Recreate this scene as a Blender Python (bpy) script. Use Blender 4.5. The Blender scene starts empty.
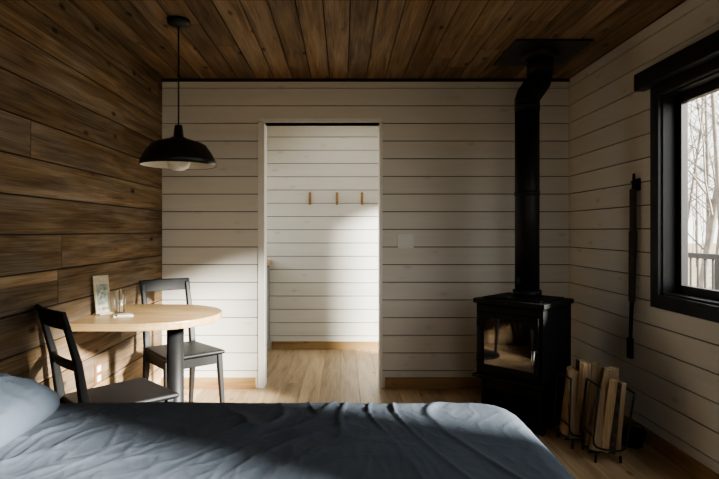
import bpy, bmesh, math, random
from mathutils import Vector, Matrix, noise
random.seed(7)
sc = bpy.context.scene
col = sc.collection
XL, XR, YB, YF, H = -1.404, 1.753, 4.19, -1.3, 2.40
YH0, YH1 = 4.32, 5.58

# ------------------------------------------------------------ materials
def newmat(name):
    m = bpy.data.materials.new(name); m.use_nodes = True
    nt = m.node_tree; nt.nodes.clear()
    out = nt.nodes.new('ShaderNodeOutputMaterial')
    b = nt.nodes.new('ShaderNodeBsdfPrincipled')
    nt.links.new(b.outputs[0], out.inputs[0])
    return m, nt, b
def N(nt, t, **kw):
    n = nt.nodes.new(t)
    for k, v in kw.items():
        if k in n.inputs: n.inputs[k].default_value = v
        else: setattr(n, k, v)
    return n
def ramp(nt, stops):
    r = nt.nodes.new('ShaderNodeValToRGB'); e = r.color_ramp.elements
    while len(e) < len(stops): e.new(0.5)
    for i, (p, c) in enumerate(stops):
        e[i].position = p; e[i].color = (*c, 1)
    return r
def plain(name, c, rough=0.5, metal=0.0, var=0.12, scale=12, bump=0.05, bscale=60, spec=0.5):
    m, nt, b = newmat(name)
    tc = N(nt, 'ShaderNodeTexCoord')
    n = N(nt, 'ShaderNodeTexNoise', Scale=scale, Detail=5)
    nt.links.new(tc.outputs['Object'], n.inputs['Vector'])
    r = ramp(nt, [(0.3, tuple(x*(1-var) for x in c)), (0.7, tuple(min(1, x*(1+var)) for x in c))])
    nt.links.new(n.outputs[0], r.inputs[0]); nt.links.new(r.outputs[0], b.inputs['Base Color'])
    b.inputs['Roughness'].default_value = rough; b.inputs['Metallic'].default_value = metal
    b.inputs['Specular IOR Level'].default_value = spec
    n2 = N(nt, 'ShaderNodeTexNoise', Scale=bscale, Detail=4)
    nt.links.new(tc.outputs['Object'], n2.inputs['Vector'])
    bp = N(nt, 'ShaderNodeBump', Strength=bump, Distance=0.01)
    nt.links.new(n2.outputs[0], bp.inputs['Height']); nt.links.new(bp.outputs[0], b.inputs['Normal'])
    return m
def wood(name, dark, mid, light, axis=0, rough=0.55, rvar=0.45, knots=0.8, bump=0.25, spec=0.3, gs=1.0, ksc=1.5, saw=0.0, grey=0.0):
    m, nt, b = newmat(name); L = nt.links.new
    tc = N(nt, 'ShaderNodeTexCoord'); geo = N(nt, 'ShaderNodeNewGeometry')
    mul = N(nt, 'ShaderNodeMath', operation='MULTIPLY'); mul.inputs[1].default_value = 41.0
    L(geo.outputs['Random Per Island'], mul.inputs[0])
    comb = N(nt, 'ShaderNodeCombineXYZ')
    for i in range(3): L(mul.outputs[0], comb.inputs[i])
    add = N(nt, 'ShaderNodeVectorMath', operation='ADD')
    L(tc.outputs['Object'], add.inputs[0]); L(comb.outputs[0], add.inputs[1])
    def mapped(along, across):
        mp = N(nt, 'ShaderNodeMapping'); s = [across]*3; s[axis] = along
        mp.inputs['Scale'].default_value = s; L(add.outputs[0], mp.inputs['Vector']); return mp
    m3 = mapped(2.2*gs, 5.0*gs)
    v = N(nt, 'ShaderNodeTexVoronoi', Scale=ksc, Randomness=1.0); L(m3.outputs[0], v.inputs['Vector'])
    kr = ramp(nt, [(0.03, (1-knots,)*3), (0.09, (1-knots*.55,)*3), (0.15, (1, 1, 1))]); L(v.outputs['Distance'], kr.inputs[0])
    m1 = mapped(0.8*gs, 9*gs)
    n1 = N(nt, 'ShaderNodeTexNoise', Scale=2.0, Detail=7, Distortion=0.7); L(m1.outputs[0], n1.inputs['Vector'])
    m2 = mapped(1.8*gs, 85*gs)
    n2 = N(nt, 'ShaderNodeTexNoise', Scale=2.2, Detail=5); L(m2.outputs[0], n2.inputs['Vector'])
    mixn = N(nt, 'ShaderNodeMath', operation='MULTIPLY_ADD'); mixn.inputs[1].default_value = 0.5
    L(n2.outputs[0], mixn.inputs[0])
    sub = N(nt, 'ShaderNodeMath', operation='MULTIPLY_ADD'); sub.inputs[1].default_value = 0.7; sub.inputs[2].default_value = -0.10
    L(n1.outputs[0], sub.inputs[0]); L(sub.outputs[0], mixn.inputs[2])
    r = ramp(nt, [(0.32, dark), (0.50, mid), (0.68, light)]); L(mixn.outputs[0], r.inputs[0])
    mx = N(nt, 'ShaderNodeMix', data_type='RGBA', blend_type='MULTIPLY'); mx.inputs[0].default_value = 1
    L(r.outputs[0], mx.inputs[6]); L(kr.outputs[0], mx.inputs[7])
    mr = N(nt, 'ShaderNodeMapRange'); mr.inputs['To Min'].default_value = 1-rvar; mr.inputs['To Max'].default_value = 1+rvar*0.7
    L(geo.outputs['Random Per Island'], mr.inputs['Value'])
    mx2 = N(nt, 'ShaderNodeVectorMath', operation='SCALE'); L(mx.outputs[2], mx2.inputs[0]); L(mr.outputs[0], mx2.inputs['Scale'])
    last = mx2.outputs[0]
    if grey:
        m5 = mapped(1.0, 4.0); n5 = N(nt, 'ShaderNodeTexNoise', Scale=1.6, Detail=6); L(m5.outputs[0], n5.inputs['Vector'])
        gr = ramp(nt, [(0.42, (0,0,0)), (0.68, (grey,)*3)]); L(n5.outputs[0], gr.inputs[0])
        hs = N(nt, 'ShaderNodeHueSaturation', Saturation=0.5, Value=1.05); L(last, hs.inputs['Color'])
        mg = N(nt, 'ShaderNodeMix', data_type='RGBA'); L(gr.outputs[0], mg.inputs[0]); L(last, mg.inputs[6]); L(hs.outputs[0], mg.inputs[7])
        last = mg.outputs[2]
    L(last, b.inputs['Base Color'])
    b.inputs['Roughness'].default_value = rough; b.inputs['Specular IOR Level'].default_value = spec
    bp = N(nt, 'ShaderNodeBump', Strength=bump, Distance=0.004)
    hgt = mixn
    if saw:
        m4 = mapped(55, 6); n4 = N(nt, 'ShaderNodeTexNoise', Scale=2.0, Detail=3); L(m4.outputs[0], n4.inputs['Vector'])
        ad = N(nt, 'ShaderNodeMath', operation='MULTIPLY_ADD'); ad.inputs[1].default_value = saw
        L(n4.outputs[0], ad.inputs[0]); L(mixn.outputs[0], ad.inputs[2]); hgt = ad
    L(hgt.outputs[0], bp.inputs['Height']); L(bp.outputs[0], b.inputs['Normal'])
    return m
M = {}
WH = ((.675,.662,.615),(.705,.69,.645),(.725,.712,.665))
M['white_x'] = wood('white_board_x', *WH, 0, 0.6, 0.03, 0.15, 0.08)
M['white_y'] = wood('white_board_y', *WH, 1, 0.6, 0.03, 0.20, 0.08)
M['rustic'] = wood('rustic_board', (.105,.067,.037), (.215,.145,.082), (.34,.243,.148), 1, 0.8, 0.36, 0.85, 0.7, spec=.12, saw=.8, grey=.6)
M['ceil'] = wood('ceiling_board', (.11,.069,.037), (.215,.142,.080), (.31,.215,.126), 1, 0.6, 0.32, 0.85, 0.3, spec=.15, grey=.4)
M['floor'] = wood('floor_oak', (.34,.235,.138), (.49,.36,.225), (.59,.455,.30), 1, 0.4, 0.18, 0.8, 0.15)
M['pine'] = wood('pine_trim', (.25,.15,.065), (.36,.23,.11), (.43,.29,.15), 0, 0.5, 0.1, 0.5, 0.1)
M['piney'] = wood('pine_trim_y', (.25,.15,.065), (.36,.23,.11), (.43,.29,.15), 1, 0.5, 0.1, 0.5, 0.1)
M['table'] = wood('table_oak', (.34,.21,.10), (.47,.32,.16), (.57,.41,.22), 0, 0.35, 0.1, 0.2, 0.05, 0.5)
M['split'] = wood('split_firewood', (.24,.16,.09), (.42,.30,.18), (.60,.46,.30), 2, 0.8, 0.45, 0.3, 0.6)
M['bark'] = plain('bark', (.10,.075,.055), 0.9, 0, 0.5, 30, 0.8, 50)
M['dark'] = plain('dark_gap', (.03,.027,.023), 0.9)
M['blackpaint'] = plain('black_paint', (.012,.012,.013), 0.42)
M['chair'] = plain('chair_black', (.011,.011,.012), 0.5, bump=0.03, spec=.35)
M['iron'] = plain('cast_iron', (.009,.009,.010), 0.6, 0.2, 0.2, 40, 0.2, 160, 0.3)
M['pipe'] = plain('pipe_black', (.009,.009,.010), 0.55, 0.1, spec=.3)
M['toolwood'] = plain('tool_dark_wood', (.045,.032,.024), 0.6, 0, .3, 30)
M['steel'] = plain('brushed_steel', (.5,.5,.48), 0.3, 1.0)
M['whitepaint'] = plain('white_paint', (.82,.81,.78), 0.45, var=0.03)
M['plastic'] = plain('white_plastic', (.74,.74,.71), 0.3, var=0.02, bump=0)
M['duvet'] = plain('duvet_linen', (.096,.116,.147), 0.85, 0, 0.10, 5, 0.25, 420, 0.2)
M['pillow'] = plain('pillow_linen', (.072,.088,.115), 0.85, 0, 0.10, 5, 0.25, 420, 0.2)
M['mattress'] = plain('mattress_cloth', (.5,.5,.5), 0.9)
M['paper'] = plain('paper', (.58,.52,.40), 0.8, 0, 0.15, 40)
M['sage'] = plain('sage_print', (.30,.33,.28), 0.7, 0, 0.6, 45)
M['copper'] = plain('copper_plate', (.45,.24,.12), 0.35, 0.7)
M['cabinet'] = plain('cabinet_grey', (.22,.23,.22), 0.5)
M['wax'] = plain('stick_wood', (.66,.60,.48), 0.5)
M['fire'] = plain('ember_ash', (.12,.09,.06), 0.9, 0, 0.5, 30)
M['leaf'] = plain('leaf_litter', (.26,.20,.13), 0.95, 0, 0.4, 3)
M['tree'] = plain('tree_bark', (.19,.165,.145), 0.9, 0, 0.3, 6)
M['deck'] = wood('deck_board', (.16,.14,.12), (.26,.23,.20), (.34,.31,.27), 1, 0.8)
def glassmat(name, gloss=0.08, tint=(.96,.97,.96)):
    m = bpy.data.materials.new(name); m.use_nodes = True; nt = m.node_tree; nt.nodes.clear()
    o = N(nt, 'ShaderNodeOutputMaterial'); t = N(nt, 'ShaderNodeBsdfTransparent'); g = N(nt, 'ShaderNodeBsdfGlossy')
    t.inputs[0].default_value = (*tint, 1); g.inputs['Roughness'].default_value = 0.03
    mx = N(nt, 'ShaderNodeMixShader'); mx.inputs[0].default_value = gloss
    nt.links.new(t.outputs[0], mx.inputs[1]); nt.links.new(g.outputs[0], mx.inputs[2]); nt.links.new(mx.outputs[0], o.inputs[0])
    return m
M['glass'] = glassmat('window_glass', 0.04)
M['stoveglass'] = glassmat('stove_glass', 0.14, (.35,.3,.25))
M['jar'] = glassmat('jar_glass', 0.22, (.92,.93,.92))

# ------------------------------------------------------------ mesh helpers
def finish(name, bm, mats, parent=None, smooth=False, bevel=0, seg=2, loc=None, rot=None):
    bmesh.ops.recalc_face_normals(bm, faces=bm.faces)
    me = bpy.data.meshes.new(name); bm.to_mesh(me); bm.free()
    for m in (mats if isinstance(mats, (list, tuple)) else [mats]): me.materials.append(M[m])
    if smooth:
        for p in me.polygons: p.use_smooth = True
    ob = bpy.data.objects.new(name, me); col.objects.link(ob)
    if parent: ob.parent = parent
    if loc: ob.location = loc
    if rot: ob.rotation_euler = rot
    if bevel:
        md = ob.modifiers.new('bevel', 'BEVEL'); md.width = bevel; md.segments = seg; md.limit_method = 'ANGLE'; md.angle_limit = 0.7
    return ob
def empty(name, loc=(0,0,0), rot=(0,0,0)):
    e = bpy.data.objects.new(name, None); e.location = loc; e.rotation_euler = rot; e.empty_display_size = 0.1
    col.objects.link(e); return e
def bx(bm, a, b, mi=0, mat=None):
    a = Vector(a); b = Vector(b)
    vs = [bm.verts.new((x, y, z)) for x in (a.x, b.x) for y in (a.y, b.y) for z in (a.z, b.z)]
    if mat is not None:
        for v in vs: v.co = mat @ v.co
    for f in ((0,1,3,2),(4,6,7,5),(0,4,5,1),(2,3,7,6),(0,2,6,4),(1,5,7,3)):
        fc = bm.faces.new([vs[i] for i in f]); fc.material_index = mi
    return vs
def boxes(name, lst, mats, **kw):
    bm = bmesh.new()
    for l in lst: bx(bm, l[0], l[1], l[2] if len(l) > 2 else 0)
    return finish(name, bm, mats, **kw)
def lathe_bm(bm, prof, c=(0,0), n=40, mi=0, caps=(True, True)):
    rings = []
    for r, z in prof:
        rings.append([bm.verts.new((c[0]+r*math.cos(2*math.pi*i/n), c[1]+r*math.sin(2*math.pi*i/n), z)) for i in range(n)])
    for a, b in zip(rings, rings[1:]):
        for i in range(n):
            f = bm.faces.new((a[i], a[(i+1)%n], b[(i+1)%n], b[i])); f.material_index = mi; f.smooth = True
    if caps[0] and prof[0][0] > 1e-4: f = bm.faces.new(rings[0]); f.material_index = mi
    if caps[1] and prof[-1][0] > 1e-4: f = bm.faces.new(rings[-1]); f.material_index = mi
def tube_bm(bm, pts, rad, n=12, mi=0, cap=True, smooth=True):
    pts = [Vector(p) for p in pts]
    rads = rad if isinstance(rad, (list, tuple)) else [rad]*len(pts)
    rings = []; ref = None
    for i, p in enumerate(pts):
        t = (pts[min(i+1, len(pts)-1)] - pts[max(i-1, 0)]).normalized()
        if ref is None:
            ref = Vector((1,0,0)) if abs(t.x) < .9 else Vector((0,1,0))
        u = (ref - t*ref.dot(t)).normalized(); w = t.cross(u); ref = u
        rings.append([bm.verts.new(p + rads[i]*(math.cos(2*math.pi*k/n)*u + math.sin(2*math.pi*k/n)*w)) for k in range(n)])
    for a, b in zip(rings, rings[1:]):
        for i in range(n):
            f = bm.faces.new((a[i], a[(i+1)%n], b[(i+1)%n], b[i])); f.material_index = mi; f.smooth = smooth
    if cap:
        for r in (rings[0], rings[-1]):
            f = bm.faces.new(r); f.material_index = mi

# ------------------------------------------------------------ boarded surfaces
def segs(u0, u1, za, zb, openings):
    iv = [(u0, u1)]
    for (a, b, c, d) in openings:
        if zb > c + 1e-5 and za < d - 1e-5:
            nv = []
            for s, e in iv:
                if b <= s or a >= e: nv.append((s, e)); continue
                if a > s: nv.append((s, a))
                if b < e: nv.append((b, e))
            iv = nv
    return iv
def boarded(name, P, u0, u1, z0, z1, openings, rh, mats, thick=0.014, back=0.12, gap=0.004, joints=None, both=False):
    bm = bmesh.new()
    def b(ua, ub, wa, wb, za, zb, mi):
        p = Vector(P(ua, wa, za)); q = Vector(P(ub, wb, zb))
        lo = [min(p[i], q[i]) for i in range(3)]; hi = [max(p[i], q[i]) for i in range(3)]
        bx(bm, lo, hi, mi)
    cuts = sorted({z0, z1, *[o[2] for o in openings if z0 < o[2] < z1], *[o[3] for o in openings if z0 < o[3] < z1]})
    for za, zb in zip(cuts, cuts[1:]):
        for s, e in segs(u0, u1, za, zb, openings):
            b(s, e, -thick, -(back - (thick if both else 0)), za, zb, 1)
    z = z0
    while z < z1 - 0.01:
        top = min(z + rh, z1)
        js = []
        if joints:
            x = u0 + random.uniform(0.3, joints)
            while x < u1 - 0.3: js.append(x); x += random.uniform(joints*0.6, joints*1.3)
        cz = sorted({z, top, *[o[2] for o in openings if z+.004 < o[2] < top-.004], *[o[3] for o in openings if z+.004 < o[3] < top-.004]})
        for i, (za, zb) in enumerate(zip(cz, cz[1:])):
            a = za + (gap/2 if i == 0 else 0); c = zb - (gap/2 if i == len(cz)-2 else 0)
            for s, e in segs(u0, u1, za, zb, openings):
                pts = [s] + [j for j in js if s+.05 < j < e-.05] + [e]
                for m_, n_ in zip(pts, pts[1:]):
                    g0 = gap/3 if m_ != s else 0; g1 = gap/3 if n_ != e else 0
                    b(m_+g0, n_-g1, 0, -thick, a, c, 0)
                    if both: b(m_+g0, n_-g1, -(back-thick), -back, a, c, 0)
        z = top
    return finish(name, bm, mats)
RH = 0.137
door = (-0.625, 0.298, -0.1, 2.06)
KW = (4.45, 5.50, 0.98, 2.15)      # unseen window added in the hall's left wall for soft fill light
RW = (0.25, 1.45, 0.75, 2.05)      # unseen rear window, added and placed for frontal fill light
SK = (4.45, 5.35, -.40, .40)       # unseen skylight added to brighten the hall (y0,y1,x0,x1)
boarded('wall_back', lambda u,w,z: (u, YB-w, z), XL, XR, 0, H, [door], RH, ['white_x','dark'], back=YH0-YB, both=True, gap=.006)
boarded('wall_left', lambda u,w,z: (XL+w, u, z), YF, YH1+.1, 0, H, [KW], 0.172, ['rustic','dark'], joints=4.2, gap=0.007)
WIN = (0.90, 2.97, 0.87, 1.97)
WIN2 = (-1.0, 0.35, 0.87, 1.97)
HD = (4.66, 5.48, 0.03, 2.01)
boarded('wall_right', lambda u,w,z: (XR-w, u, z), YF, YH1+.1, 0, H, [WIN, WIN2, HD], RH, ['white_y','dark'], gap=.006)
boarded('wall_rear', lambda u,w,z: (u, YF+w, z), XL-.12, XR+.12, 0, H, [RW], RH, ['white_x','dark'])
boarded('wall_hall', lambda u,w,z: (u, YH1-w, z), XL, XR, 0, H, [], RH, ['white_x','dark'], gap=.006)
boarded('ceiling', lambda u,w,z: (z, u, H-w), YF-.12, YH1+.12, XL-.12, XR+.12, [SK], 0.142, ['ceil','dark'], joints=4.2, gap=0.006)
boarded('floor', lambda u,w,z: (z, u, w), YF-.12, YH1+.12, XL-.12, XR+.12, [], 0.150, ['floor','dark'], joints=1.8, gap=0.002)
boxes('trim_1', [((XL,YB-.012,H-.022),(XR,YB,H))], ['dark'])
for nm, a, b, m in [('baseboard_back', (XL+.002,YB-.016,0),(-.675,YB,.085),'pine'), ('baseboard_back.001',(.325,YB-.016,0),(XR-.002,YB,.085),'pine'),
                 ('baseboard_hall',(-.735,YH1-.016,0),(XR-.002,YH1,.08),'pine'), ('baseboard_right',(XR-.016,YF,0),(XR,YB-.016,.085),'piney')]:
    boxes(nm, [(a,b)], [m], bevel=.003)
dc = empty('door_1')
boxes('jamb', [((-.660,YB-.004,0),(-.61,YH0+.01,2.075)), ((.284,YB-.004,0),(.306,YH0+.01,2.075)), ((-.660,YB-.004,2.06),(.306,YH0+.01,2.095))], ['whitepaint'], parent=dc, bevel=.002)
sy0,sy1,sx0,sx1 = SK; zt = H+.75
sk = empty('fill_skylight')  # added skylight; its deep curb is shaped to keep direct sun out
boxes('curb', [((sx0-.03,sy0-.03,H+.12),(sx0,sy1+.03,zt)),((sx1,sy0-.03,H+.12),(sx1+.03,sy1+.03,zt)),((sx0,sy0-.03,H+.12),(sx1,sy0,zt)),((sx0,sy1,H+.12),(sx1,sy1+.03,zt)),
               ((sx0,sy0,H),(sx0+.01,sy1,H+.125)),((sx1-.01,sy0,H),(sx1,sy1,H+.125)),((sx0,sy0,H),(sx1,sy0+.01,H+.125)),((sx0,sy1-.01,H),(sx1,sy1,H+.125))], ['whitepaint'], parent=sk)
boxes('glass', [((sx0,sy0,zt-.01),(sx1,sy1,zt-.005))], ['glass'], parent=sk)
# ------------------------------------------------------------ windows
def window(name, W, T=None, nmul=2):
    y0,y1,z0,z1 = W; e = empty(name); cw = .075
    if T: e.matrix_world = T
    boxes('casing', [((-.022,y0-cw,z0-cw),(0,y0,z1+cw)),((-.022,y1,z0-cw),(0,y1+cw,z1+cw)),
                     ((-.022,y0,z0-cw),(0,y1,z0)),((-.022,y0,z1),(0,y1,z1+cw))], ['blackpaint'], parent=e, bevel=.003)
    t=.012; xo=.13
    boxes('jamb', [((0,y0,z0),(xo,y0+t,z1)),((0,y1-t,z0),(xo,y1,z1)),((0,y0,z0),(xo,y1,z0+t)),((0,y0,z1-t),(xo,y1,z1))], ['blackpaint'], parent=e)
    f=.045; l=[]; ys=[y0+t+(y1-y0-2*t)*i/nmul for i in range(nmul+1)]
    for a,b in zip(ys,ys[1:]):
        l += [((.07,a,z0+t),(.11,a+f,z1-t)),((.07,b-f,z0+t),(.11,b,z1-t)),((.07,a,z0+t),(.11,b,z0+t+f)),((.07,a,z1-t-f),(.11,b,z1-t))]
    boxes('sash', l, ['blackpaint'], parent=e, bevel=.003)
    boxes('glass', [((.088,y0+t,z0+t),(.092,y1-t,z1-t))], ['glass'], parent=e)
    return e
TR = Matrix.Translation((XR,0,0))
window('window_1', WIN, TR); window('window_2', WIN2, TR)
window('fill_window_hall', (-KW[1],-KW[0],KW[2],KW[3]), Matrix.Translation((XL,0,0)) @ Matrix.Rotation(math.pi,4,'Z'), 1)
window('fill_window_rear', RW, Matrix.Translation((0,YF,0)) @ Matrix.Rotation(-math.pi/2,4,'Z'), 2)
def portal(name, loc, d, sx, sy):
    a = bpy.data.lights.new(name,'AREA'); a.shape='RECTANGLE'; a.size=sx; a.size_y=sy; a.cycles.is_portal=True
    o = bpy.data.objects.new(name,a); col.objects.link(o); o.location=loc
    o.rotation_euler = Vector(d).to_track_quat('-Z','Y').to_euler()
for nm,W in (('portal_1',WIN),('portal_2',WIN2),('portal_hall',HD)):
    portal(nm,(XR+.15,(W[0]+W[1])/2,(W[2]+W[3])/2),(-1,0,0),W[1]-W[0],W[3]-W[2])
portal('portal_fill_hall',(XL-.15,(KW[0]+KW[1])/2,(KW[2]+KW[3])/2),(1,0,0),KW[1]-KW[0],KW[3]-KW[2])
portal('portal_fill_rear',((RW[0]+RW[1])/2,YF-.15,(RW[2]+RW[3])/2),(0,1,0),RW[1]-RW[0],RW[3]-RW[2])
portal('portal_fill_skylight',((sx0+sx1)/2,(sy0+sy1)/2,zt+.01),(0,0,-1),sx1-sx0,sy1-sy0)
e = empty('door_2')
y0,y1,z0,z1 = HD
boxes('frame', [((XR-.02,y0-.06,0),(XR+.1,y0+.03,z1+.06)),((XR-.02,y1-.03,0),(XR+.1,y1+.05,z1+.06)),((XR-.02,y0,z1-.03),(XR+.1,y1,z1+.06)),((XR,y0,0),(XR+.1,y1,.06))], ['blackpaint'], parent=e, bevel=.003)
boxes('glass', [((XR+.05,y0+.03,.06),(XR+.056,y1-.03,z1-.03))], ['glass'], parent=e)
vb = empty('roller_blind')
boxes('valance', [((XR-.085,.75,2.02),(XR-.022,3.10,2.115))], ['blackpaint'], parent=vb, bevel=.004)
boxes('mounting_board', [((XR-.022,.80,2.046),(XR,3.06,2.11))], ['blackpaint'], parent=vb)

# ------------------------------------------------------------ hall items
kc = empty('kitchen_counter')
boxes('cabinet', [((XL+.002,4.55,.08),(-.77,YH1-.002,.88)),((XL+.002,4.57,0),(-.80,YH1-.002,.08)),
                  ((-.77,4.57,.10),(-.755,5.05,.86)),((-.77,5.07,.10),(-.755,5.56,.86))], ['cabinet'], parent=kc, bevel=.003)
boxes('worktop', [((XL+.002,4.53,.88),(-.735,YH1-.002,.92))], ['table'], parent=kc, bevel=.004)
for x in (-.341,-.062,.196):
    b = bmesh.new()
    bx(b, (x-.013,YH1-.012,1.49),(x+.013,YH1,1.62))
    tube_bm(b, [(x,YH1-.01,1.535),(x,YH1-.045,1.545),(x,YH1-.055,1.565)], [.010,.011,.012], 10)
    finish('coat_peg', b, ['pine'], bevel=.003)
sw = empty('light_switch')
boxes('plate', [((.425,YB-.008,1.085),(.548,YB,1.20))], ['plastic'], parent=sw, bevel=.003)
boxes('rockers', [((.445,YB-.012,1.11),(.478,YB-.006,1.175)),((.495,YB-.012,1.11),(.528,YB-.006,1.175))], ['plastic'], parent=sw, bevel=.002)
so = empty('wall_outlet')
boxes('plate', [((XL,3.05,.345),(XL+.007,3.13,.465))], ['copper'], parent=so, bevel=.003)
boxes('sockets', [((XL+.006,3.07,.36),(XL+.011,3.11,.395)),((XL+.006,3.07,.415),(XL+.011,3.11,.45))], ['plastic'], parent=so, bevel=.002)

# ------------------------------------------------------------ table
t = empty('dining_table')
b = bmesh.new(); cx, cy, R = -1.06, 3.07, .365
out = [(XL+.003, cy-R)] + [(cx+R*math.sin(a), cy-R*math.cos(a)) for a in [math.pi*i/32 for i in range(33)]] + [(XL+.003, cy+R)]
lo = [b.verts.new((x,y,.715)) for x,y in out]; hi = [b.verts.new((x,y,.755)) for x,y in out]
b.faces.new(lo[::-1]); b.faces.new(hi)
for i in range(len(out)): j=(i+1)%len(out); b.faces.new((lo[i],lo[j],hi[j],hi[i]))
finish('tabletop', b, ['table'], parent=t, bevel=.006, seg=3)
b = bmesh.new()
lathe_bm(b, [(.22,0),(.22,.012),(.20,.02),(.055,.03),(.047,.05),(.047,.69)], (-.95,3.06))
lathe_bm(b, [(.13,.69),(.13,.714)], (-.95,3.06))
finish('pedestal', b, ['chair'], parent=t)
p = empty('picture_card', (-1.345, 3.03, .756), (0,0,math.radians(62)))
bmm = Matrix.Rotation(math.radians(-8), 4, 'X')
b = bmesh.new(); bx(b,(-.05,-.008,.002),(.05,.0,.215),0,bmm)
finish('card', b, ['paper'], parent=p, bevel=.002)
b = bmesh.new(); bx(b,(-.035,-.0095,.05),(.035,-.008,.165),0,bmm); bx(b,(-.034,-.0095,.02),(.034,-.008,.035),0,bmm)
finish('print', b, ['sage'], parent=p)
boxes('stand', [((-.045,-.03,0),(.045,.03,.006))], ['paper'], parent=p)
j = empty('drinking_glass', (-1.265, 3.06, .756))
b = bmesh.new(); lathe_bm(b, [(.001,.006),(.026,.006),(.030,.05),(.033,.125),(.036,.125),(.032,.05),(.029,0),(.001,0)], n=32, caps=(False,False)); finish('glass', b, ['jar'], parent=j)
b = bmesh.new()
for k in range(7):
    a=k*.9; bx(b,(-.0035,-.0015,.008),(.0035,.0015,.10+.006*k),0,Matrix.Translation((.012*math.cos(a),.012*math.sin(a),0)) @ Matrix.Rotation(a,4,'Z') @ Matrix.Rotation(.06,4,'Y'))
finish('stir_sticks', b, ['wax'], parent=j)
boxes('folded_note', [((-.05,-.035,0),(.05,.035,.006)),((-.03,-.045,.006),(.04,.02,.011))], ['plastic'], loc=(-1.20,2.95,.756), rot=(0,0,.4))

# ------------------------------------------------------------ chairs
def chair(loc, ang, name='dining_chair'):
    e = empty(name, loc, (0,0,ang))
    b = bmesh.new()
    o = [(-.20,-.42),(.20,-.42),(.175,.0),(-.175,.0)]
    lo = [b.verts.new((x,y,.425)) for x,y in o]; hi = [b.verts.new((x,y,.45)) for x,y in o]
    b.faces.new(lo[::-1]); b.faces.new(hi)
    for i in range(4): j=(i+1)%4; b.faces.new((lo[i],lo[j],hi[j],hi[i]))
    finish('seat', b, ['chair'], parent=e, bevel=.012, seg=4)
    def post(nm, pts, sx, sy):
        b = bmesh.new(); rings=[]
        for (x,y,z),a,c in zip(pts,sx,sy):
            rings.append([b.verts.new((x+dx*a/2,y+dy*c/2,z)) for dx,dy in ((-1,-1),(1,-1),(1,1),(-1,1))])
        for r,s in zip(rings,rings[1:]):
            for i in range(4): b.faces.new((r[i],r[(i+1)%4],s[(i+1)%4],s[i]))
        b.faces.new(rings[0]); b.faces.new(rings[-1])
        finish(nm, b, ['chair'], parent=e, bevel=.006, seg=3)
    for i,s in enumerate((-1,1)):
        post(f'leg_{i+1}', [(s*.190,-.405,0),(s*.175,-.375,.426)], [.024,.036],[.024,.036])
        post(f'back_leg_{i+1}', [(s*.170,.045,0),(s*.163,.0,.30),(s*.160,.0,.46),(s*.158,.03,.66),(s*.156,.085,.865)], [.026,.036,.038,.036,.028],[.026,.036,.038,.032,.024])
    b = bmesh.new()
    bx(b,(-.165,-.385,.36),(.165,-.365,.425)); bx(b,(-.16,-.01,.36),(.16,.008,.425))
    for s in (-1,1): bx(b,(s*.165-.009,-.37,.36),(s*.165+.009,0,.425))
    finish('apron', b, ['chair'], parent=e, bevel=.002)
    def rail(nm, za, zb, ya, yb, hw, bow):
        b = bmesh.new(); n=14; rr=[]
        for i in range(n+1):
            u=-1+2*i/n; y=bow*(1-u*u)
            rr.append([b.verts.new((u*hw,ya+y-.009,za)),b.verts.new((u*hw,ya+y+.009,za)),b.verts.new((u*hw,yb+y+.009,zb)),b.verts.new((u*hw,yb+y-.009,zb))])
        for r,s in zip(rr,rr[1:]):
            for i in range(4): b.faces.new((r[i],r[(i+1)%4],s[(i+1)%4],s[i]))
        b.faces.new(rr[0]); b.faces.new(rr[-1])
        finish(nm, b, ['chair'], parent=e, bevel=.004, seg=2)
    rail('top_rail', .805,.885,.068,.09,.176,.02)
    rail('mid_rail', .62,.665,.02,.032,.158,.018)
    return e
chair((-1.185, 3.70, 0), math.radians(40))
chair((-1.215, 2.42, 0), math.radians(135), 'dining_chair.001')

# ------------------------------------------------------------ pendant
pl = empty('pendant_lamp', (-.92,3.02,0))
b = bmesh.new(); lathe_bm(b, [(.062,H-.001),(.062,H-.022),(.05,H-.03),(.008,H-.034)]); finish('canopy', b, ['blackpaint'], parent=pl)
b = bmesh.new(); tube_bm(b, [(0,0,H-.03),(0,0,1.80)], .0045, 8); finish('cord', b, ['blackpaint'], parent=pl)
b = bmesh.new(); lathe_bm(b, [(.006,1.815),(.020,1.81),(.023,1.79),(.028,1.748),(.050,1.736),(.12,1.715),(.150,1.700),(.182,1.655),(.203,1.615),(.208,1.585),(.204,1.585),(.199,1.615)], n=64, caps=(True,False)); finish('shade', b, ['blackpaint'], parent=pl)
b = bmesh.new(); lathe_bm(b, [(.03,1.727),(.05,1.729),(.118,1.709),(.146,1.693),(.178,1.651),(.1985,1.614),(.2035,1.587)], n=64, caps=(True,False)); finish('shade_lining', b, ['whitepaint'], parent=pl)
b = bmesh.new(); lathe_bm(b, [(.018,1.725),(.03,1.68),(.055,1.64),(.065,1.605),(.055,1.575),(.03,1.560),(.001,1.556)], n=28); finish('bulb', b, ['plastic'], parent=pl)

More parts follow.
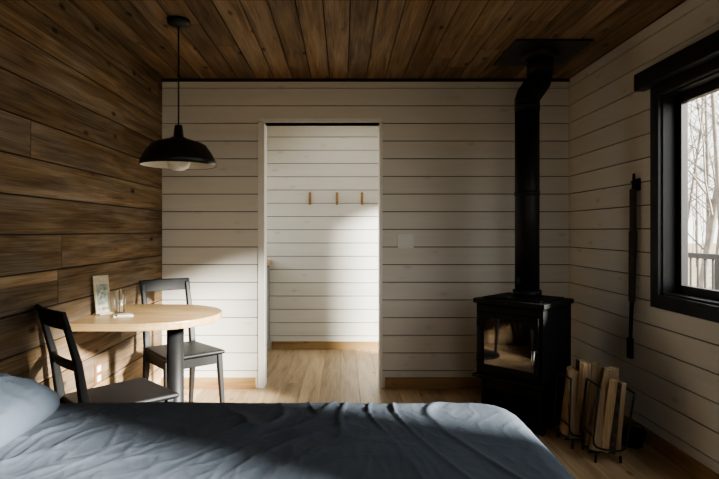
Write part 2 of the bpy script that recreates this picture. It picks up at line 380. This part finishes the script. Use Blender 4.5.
# ------------------------------------------------------------ wood stove
st = empty('wood_stove', (1.17,3.50,0), (0,0,math.radians(-45)))
w, d = .225, .20
b = bmesh.new()
bx(b, (-w+.02,-d+.02,.06),(-w+.04,d-.02,.29)); bx(b,(w-.04,-d+.02,.06),(w-.02,d-.02,.29)); bx(b,(-w+.02,d-.05,.06),(w-.02,d-.03,.29))
bx(b, (-w,-d-.01,.035),(w,d,.065)); bx(b,(-w+.02,-d+.03,.20),(w-.02,d-.03,.29))
for sx in (-1,1):
    for sy in (-1,1):
        bx(b,(sx*(w-.03)-.025,sy*(d-.03)-.025,0),(sx*(w-.03)+.025,sy*(d-.03)+.025,.04))
finish('pedestal', b, ['iron'], parent=st, bevel=.004)
b = bmesh.new()
bx(b,(-w,-d+.02,.29),(-w+.02,d,.755)); bx(b,(w-.02,-d+.02,.29),(w,d,.755)); bx(b,(-w,d-.02,.29),(w,d,.755)); bx(b,(-w,-d,.29),(w,d,.315)); bx(b,(-w,-d,.735),(w,d,.755))
bx(b,(-w,-d,.29),(w,-d+.02,.345)); bx(b,(-w,-d,.68),(w,-d+.02,.755)); bx(b,(-w,-d,.345),(-w+.045,-d+.02,.68)); bx(b,(w-.045,-d,.345),(w,-d+.02,.68))
finish('firebox', b, ['iron'], parent=st, bevel=.004)
b = bmesh.new()
bx(b,(-w-.015,-d-.02,.755),(w+.015,d+.01,.785)); bx(b,(-w+.03,-d+.03,.785),(w-.03,d-.03,.795))
bx(b,(-w-.005,-d-.05,.285),(w+.005,-d,.305))
finish('top_plate', b, ['iron'], parent=st, bevel=.006, seg=3)
b = bmesh.new(); f=.03; x0,x1,z0,z1=-w+.025,w-.025,.335,.70; y0,y1=-d-.018,-d
bx(b,(x0,y0,z0),(x0+f,y1,z1)); bx(b,(x1-f,y0,z0),(x1,y1,z1)); bx(b,(x0,y0,z0),(x1,y1,z0+f)); bx(b,(x0,y0,z1-f),(x1,y1,z1))
for sx in (-1,1):
    vs=[b.verts.new(c) for c in ((sx*(x1-f+.001),y0+.002,z1-f-.05),(sx*(x1-f+.001),y0+.002,z1-f+.001),(sx*(x1-f-.06),y0+.002,z1-f+.001),(sx*(x1-f+.001),y1,z1-f-.05),(sx*(x1-f+.001),y1,z1-f+.001),(sx*(x1-f-.06),y1,z1-f+.001))]
    b.faces.new(vs[:3]); b.faces.new(vs[3:]); b.faces.new((vs[0],vs[2],vs[5],vs[3]))
for z in (.40,.63): tube_bm(b,[(x0-.004,y0,z-.025),(x0-.004,y0,z+.025)],.009,10)
finish('door_frame', b, ['iron'], parent=st, bevel=.003)
boxes('door_glass', [((x0+f-.005,-d-.008,z0+f-.005),(x1-f+.005,-d-.004,z1-f+.005))], ['stoveglass'], parent=st)
b = bmesh.new()
tube_bm(b,[(-.14,0,.345),(.13,.02,.36)],.035,10,0); tube_bm(b,[(-.12,-.08,.34),(.14,-.05,.35)],.03,10,0); tube_bm(b,[(-.13,-.06,.40),(.1,.04,.42)],.03,10,0)
finish('burnt_logs', b, ['fire'], parent=st)
b = bmesh.new(); tube_bm(b,[(x1-.012,y0,.50),(x1-.012,y0-.035,.50)],.007,8)
tube_bm(b,[(x1-.012,y0-.035,.51),(x1-.012,y0-.04,.40)],.011,12)
finish('door_handle', b, ['steel'], parent=st)
b = bmesh.new(); tube_bm(b,[(0,-d-.012,.318),(0,-d-.045,.318)],.005,8); tube_bm(b,[(-.02,-d-.045,.318),(.02,-d-.045,.318)],.006,8); finish('air_control', b, ['iron'], parent=st)
pp = empty('stove_pipe')
px, py = 1.205, 3.535; ux, uy = 1.30, 3.565
b = bmesh.new()
tube_bm(b, [(px,py,.797),(px,py,2.02)], .077, 36)
tube_bm(b, [(px,py,2.0),(px,py,2.08),(px+.010,py+.004,2.105),(ux-.010,uy-.004,2.205),(ux,uy,2.235),(ux,uy,2.30)], .0785, 36)
tube_bm(b, [(ux,uy,2.25),(ux,uy,H-.012)], .083, 36)
for z in (1.45,2.02): tube_bm(b, [(px,py,z),(px,py,z+.03)], .0795, 36)
tube_bm(b, [(px,py,.797),(px,py,.835)], .09, 36)
finish('pipe', b, ['pipe'], parent=pp)
b = bmesh.new(); bx(b,(ux-.24,uy-.25,H-.014),(ux+.24,uy+.25,H)); lathe_bm(b,[(.12,H-.014),(.115,H-.04),(.09,H-.05)],(ux,uy))
finish('ceiling_plate', b, ['blackpaint'], parent=pp, bevel=.002)
b = bmesh.new(); tube_bm(b,[(px-.06,py-.05,.90),(px-.08,py-.075,.90)],.006,8); bx(b,(px-.09,py-.085,.88),(px-.078,py-.073,.92)); finish('damper_key', b, ['iron'], parent=pp)

# ------------------------------------------------------------ firewood
def bundle(loc, rz, tilt, name):
    e = empty(name, loc, (0,0,rz))
    T = Matrix.Translation((0,0,.045)) @ Matrix.Rotation(tilt,4,'Y')
    b = bmesh.new(); pos=[]
    for i in range(3):
        for j2 in range(3):
            pos.append((-.05+.05*i+random.uniform(-.005,.005), -.05+.05*j2+random.uniform(-.005,.005)))
    for (x,y) in pos:
        ln = random.uniform(.36,.44); a0=random.uniform(0,6.28); n=random.choice((3,3,4,5)); r=random.uniform(.024,.034)
        angs=sorted(a0+2*math.pi*i/n+random.uniform(-.25,.25) for i in range(n)); R=[]
        lx,ly=random.uniform(-.03,.03),random.uniform(-.02,.02)
        for q in range(5):
            z=ln*q/4; R.append([b.verts.new(T@Vector((x+lx*q/4+r*math.cos(a)*random.uniform(.9,1.1),y+ly*q/4+r*math.sin(a)*random.uniform(.9,1.1),z))) for a in angs])
        for q in range(4):
            for i in range(n):
                f=b.faces.new((R[q][i],R[q][(i+1)%n],R[q+1][(i+1)%n],R[q+1][i])); f.material_index = 1 if (i==0 and random.random()<.5) else 0
        b.faces.new(R[0]); b.faces.new(R[-1])
    finish('split_logs', b, ['split','bark'], parent=e)
    b = bmesh.new(); h=.086
    for y in (-h,h):
        pts=[T@Vector((-h*1.05,y,.34))]+[T@Vector((-h+ (h*2)*(.5-.5*math.cos(math.pi*i/8)), y, .02+.05*abs(1-i/4)**3)) for i in range(9)]+[T@Vector((h*1.05,y,.34))]
        tube_bm(b,pts,.0055,8)
    for sx in (-1,1):
        for z in (.08,.34): tube_bm(b,[T@Vector((sx*h*1.02,-h,z)),T@Vector((sx*h*1.02,h,z))],.0055,8)
        for sy in (-1,1): tube_bm(b,[(sx*h*.75,sy*h,0),T@Vector((sx*h*.75,sy*h,.0))],.007,8)
    tube_bm(b,[(-h,-.04,.035),(h,-.04,.035)],.005,8); tube_bm(b,[(-h,.04,.035),(h,.04,.035)],.005,8)
    finish('wire_rack', b, ['blackpaint'], parent=e)
    return e
bundle((1.345,3.12,0), math.radians(4), math.radians(3), 'firewood_rack')
bundle((1.400,2.93,0), math.radians(-3), math.radians(8), 'firewood_rack.001')
ab = empty('ash_bucket', (1.645,3.07,0))
b = bmesh.new(); lathe_bm(b,[(.045,0),(.05,.005),(.071,.08),(.073,.085),(.067,.085),(.045,.012),(.001,.012)],n=36,caps=(True,False))
finish('pail', b, ['iron'], parent=ab)
b = bmesh.new(); tube_bm(b,[(.069*math.cos(a),.0,.08+.05*math.sin(a)) for a in [math.pi*i/16 for i in range(17)]],.003,8); finish('bail_handle', b, ['iron'], parent=ab)

# ------------------------------------------------------------ fire tools on wall
ft = empty('fireplace_poker', (XR,3.20,0))
b = bmesh.new()
tube_bm(b,[(-.001,0,1.50),(-.035,0,1.50),(-.045,0,1.515)],.005,8)
bx(b,(-.012,-.02,1.46),(0,.02,1.53)); finish('wall_hook', b, ['iron'], parent=ft)
b = bmesh.new()
bx(b,(-.044,-.02,1.20),(-.022,.026,1.47))
tube_bm(b,[(-.032,.005,1.22),(-.034,.015,.80)],[.023,.018],12)
finish('handle', b, ['toolwood'], parent=ft, bevel=.004)
b = bmesh.new()
tube_bm(b,[(-.03,.0,1.56),(-.03,.0,1.50),(-.032,.003,1.46)],[.007,.010,.011],10)
tube_bm(b,[(-.034,.015,.80),(-.036,.035,.47)],[.012,.009],10)
tube_bm(b,[(-.034,.02,.70),(-.05,-.01,.66),(-.05,-.02,.69)],[.007,.006,.003],8)
bx(b,(-.046,.012,.46),(-.024,.052,.58))
finish('poker', b, ['iron'], parent=ft, bevel=.004)

# ------------------------------------------------------------ bed
bed = empty('bed')
BX0,BX1,BY0,BY1 = XL+.03, .625, .47, 1.985
boxes('frame', [((BX0,BY0+.06,.16),(BX1-.08,BY1-.07,.26)),((BX0,BY0+.05,0),(BX0+.07,BY0+.12,.2)),((BX1-.15,BY0+.08,0),(BX1-.08,BY0+.15,.2)),
                ((BX0,BY1-.14,0),(BX0+.07,BY1-.07,.2)),((BX1-.15,BY1-.14,0),(BX1-.08,BY1-.07,.2)),((BX0-.025,BY0+.06,.2),(BX0,BY1-.07,.60))], ['chair'], parent=bed, bevel=.006)
boxes('mattress', [((BX0+.01,BY0+.06,.26),(BX1-.07,BY1-.07,.50))], ['mattress'], parent=bed, bevel=.04, seg=4)
def rbox(hx,hy,hz,nx,ny,nz):
    bm = bmesh.new(); D={}
    def V(i,j,k):
        key=(i,j,k)
        if key not in D:
            D[key]=bm.verts.new((-hx+2*hx*i/nx,-hy+2*hy*j/ny,-hz+2*hz*k/nz))
        return D[key]
    for i in range(nx):
        for j in range(ny): bm.faces.new((V(i,j,nz),V(i+1,j,nz),V(i+1,j+1,nz),V(i,j+1,nz)))
    for k in range(nz):
        for i in range(nx):
            bm.faces.new((V(i,0,k),V(i+1,0,k),V(i+1,0,k+1),V(i,0,k+1))); bm.faces.new((V(i,ny,k),V(i,ny,k+1),V(i+1,ny,k+1),V(i+1,ny,k)))
        for j in range(ny):
            bm.faces.new((V(0,j,k),V(0,j,k+1),V(0,j+1,k+1),V(0,j+1,k))); bm.faces.new((V(nx,j,k),V(nx,j+1,k),V(nx,j+1,k+1),V(nx,j,k+1)))
    return bm
hx,hy,hz = (BX1-BX0)/2,(BY1-BY0)/2,.21
bm = rbox(hx,hy,hz,300,240,26)
cx,cy,cz = (BX0+BX1)/2,(BY0+BY1)/2,.408
def ridge(p, w):
    v = noise.noise(p); return max(0, 1-abs(v)*w)**2
for v in bm.verts:
    p=v.co.copy(); rh=.17; r=.11
    q=Vector((max(-hx+rh,min(hx-rh,p.x)),max(-hy+rh,min(hy-rh,p.y)),0)); dd=Vector((p.x-q.x,p.y-q.y,0))
    if dd.length>rh: dd=dd.normalized()*rh
    pos=Vector((q.x+dd.x,q.y+dd.y,p.z))
    edge = rh-dd.length if dd.length>1e-6 else min(hx-abs(p.x),hy-abs(p.y))
    e1=max(0,edge); out=dd.normalized() if dd.length>1e-6 else Vector((0,0,0))
    if p.z>hz-1e-5:
        if e1<r: pos.z = hz - (r - math.sqrt(max(0,r*r-(r-e1)**2)))*.95
    else: pos.z = -hz + (p.z+hz)*(2*hz-r*.95)/(2*hz)
    W = pos+Vector((cx,cy,cz)); X,Y=W.x,W.y
    wz = .009*noise.noise(Vector((X*1.6,Y*1.8,1.3))) + .003*noise.noise(Vector((X*4,Y*5,4.7)))
    warp=Vector((noise.noise(Vector((X*1.7,Y*1.7,9))),noise.noise(Vector((X*1.7,Y*1.7,19))),0))*.6
    a=.9; U=X*math.cos(a)+Y*math.sin(a); Vv=-X*math.sin(a)+Y*math.cos(a)
    mask=max(0,noise.noise(Vector((X*1.6+3,Y*1.6,7)))+.1)
    wz += .006*mask*ridge(Vector((U*1.6+warp.x,Vv*6+warp.y*2,0)),5)
    # a few fold lines left from packing, running down the middle of the bed
    wz += .014*max(0,noise.noise(Vector((X*1.9,Y*1.9,33)))+.12)*ridge(Vector((X*6+warp.x*3,Y*1.6+warp.y,5)),6)
    wz += .0022*ridge(Vector((U*6,Vv*11+warp.x*4,3)),5)*(.2+mask*2)
    wz += .0014*ridge(Vector((X*24+warp.x*6,Y*11+warp.y*6,8)),5)
    if p.z>hz-1e-5: pos.z += wz
    else:
        k=(hz-p.z)/(2*hz)
        pos += out*(.02*k*noise.noise(Vector((X*7,Y*7,p.z*1.5)))+wz*.5)
        pos.z += wz*(1-k)
    v.co = pos+Vector((cx,cy,cz))
    if v.co.x<BX0: v.co.x=BX0
dv = finish('duvet', bm, ['duvet'], parent=bed, smooth=True)
def pillow(loc,rot,name,sx,sy,sz):
    bm=bmesh.new(); bmesh.ops.create_uvsphere(bm,u_segments=96,v_segments=64,radius=1)
    for v in bm.verts:
        x,y,z=v.co
        r=math.sqrt(x*x+y*y); th=math.atan2(y,x); n=4.2
        k=(abs(math.cos(th))**n+abs(math.sin(th))**n)**(-1/n)
        X=x*k; Y=y*k; prof=math.sqrt(max(0,1-min(1,r)**2.6))
        Z=(1 if z>0 else -1)*prof*(1 if z>0 else .35)
        nz=.09*noise.noise(Vector((X*2,Y*2,3)))+.12*ridge(Vector((X*2.5,Y*5,1)),4)*(1-r*.4)
        v.co=(X*sx,Y*sy,(Z+nz*(1 if z>0 else 0))*sz)
    return finish(name,bm,['pillow'],smooth=True,loc=loc,rot=rot,parent=bed)
pillow((-1.145,1.56,.665),(0,math.radians(9),0),'pillow_1',.215,.33,.10)
pillow((-1.145,.87,.665),(0,math.radians(9),0),'pillow_2',.215,.31,.10)

# ------------------------------------------------------------ outside
boxes('ground', [((-30,-40,-1.0),(60,80,-.6))], ['leaf'])
boarded('deck', lambda u,w,z: (z,u,-.10+w), -3, 9, XR+.14, 3.6, [], .14, ['deck','dark'], back=.10, thick=.03)
dr = bmesh.new()
bx(dr,(3.5,-3,.95),(3.56,9,1.0)); bx(dr,(3.5,-3,0.02),(3.55,9,.06))
y=-3
while y<9: bx(dr,(3.518,y,.0),(3.532,y+.014,.96)); y+=.11
for y in (-3,-1,1,3,5,7,8.93): bx(dr,(3.49,y,-.1),(3.57,y+.07,1.0))
finish('deck_railing', dr, ['blackpaint'])
tb = bmesh.new(); random.seed(21)
def branch(p, d, L, r, depth):
    n=4; pts=[p]; q=p.copy(); dd=d.copy()
    for i in range(n):
        dd=(dd+Vector((random.uniform(-.12,.12),random.uniform(-.12,.12),random.uniform(-.02,.10)))).normalized()
        q=q+dd*L/n; pts.append(q.copy())
    tube_bm(tb, pts, [r*(1-.8*i/n) for i in range(n+1)], 6 if depth==0 else 3, cap=False)
    if depth<3:
        m = (11,5,3)[depth]
        for k in range(m):
            f=random.uniform(.15,.97) if depth==0 else random.uniform(.2,.95)
            i=min(n-1,int(f*n)); pp_=pts[i].lerp(pts[i+1],f*n-i)
            az=random.uniform(0,6.28); nd=(dd*.55+Vector((math.cos(az),math.sin(az),random.uniform(.1,.6)))).normalized()
            branch(pp_, nd, L*random.uniform(.22,.38)*(1 if depth==0 else 1.3), r*.33, depth+1)
for i in range(110):
    x=random.uniform(7,38); y=x*random.uniform(.9,2.4)+random.uniform(0,3)
    branch(Vector((x,y,-.7)), Vector((random.uniform(-.06,.06),random.uniform(-.06,.06),1)).normalized(), random.uniform(8,14), random.uniform(.03,.10), 0)
finish('bare_trees', tb, ['tree'])

# ------------------------------------------------------------ light
w = bpy.data.worlds.new('World'); sc.world = w; w.use_nodes = True
nt = w.node_tree; bg = nt.nodes['Background']
tc = N(nt,'ShaderNodeTexCoord'); sp = N(nt,'ShaderNodeSeparateXYZ'); r = ramp(nt,[(0.0,(.79,.78,.74)),(0.5,(.73,.76,.79))])
nt.links.new(tc.outputs['Generated'],sp.inputs[0]); nt.links.new(sp.outputs[2],r.inputs[0]); nt.links.new(r.outputs[0],bg.inputs[0])
bg.inputs[1].default_value = 2.0
sl = bpy.data.lights.new('sun','SUN'); sl.energy = 13; sl.angle = math.radians(6); sl.color=(1,.95,.87)
so_ = bpy.data.objects.new('sun', sl); col.objects.link(so_)
so_.rotation_euler = Vector((-1,.5,-.38)).to_track_quat('-Z','Y').to_euler()

# ------------------------------------------------------------ camera
cam = bpy.data.cameras.new('camera'); co = bpy.data.objects.new('camera', cam); col.objects.link(co)
co.location=(0,0,1.22); co.rotation_euler=(math.pi/2,0,0); cam.lens=27.04; cam.sensor_width=36
cam.shift_x=.0229; cam.shift_y=-.0118; cam.clip_start=.02; cam.clip_end=300
sc.camera=co
sc.view_settings.view_transform='AgX'
sc.view_settings.look='AgX - Medium High Contrast'
sc.view_settings.exposure=1.38
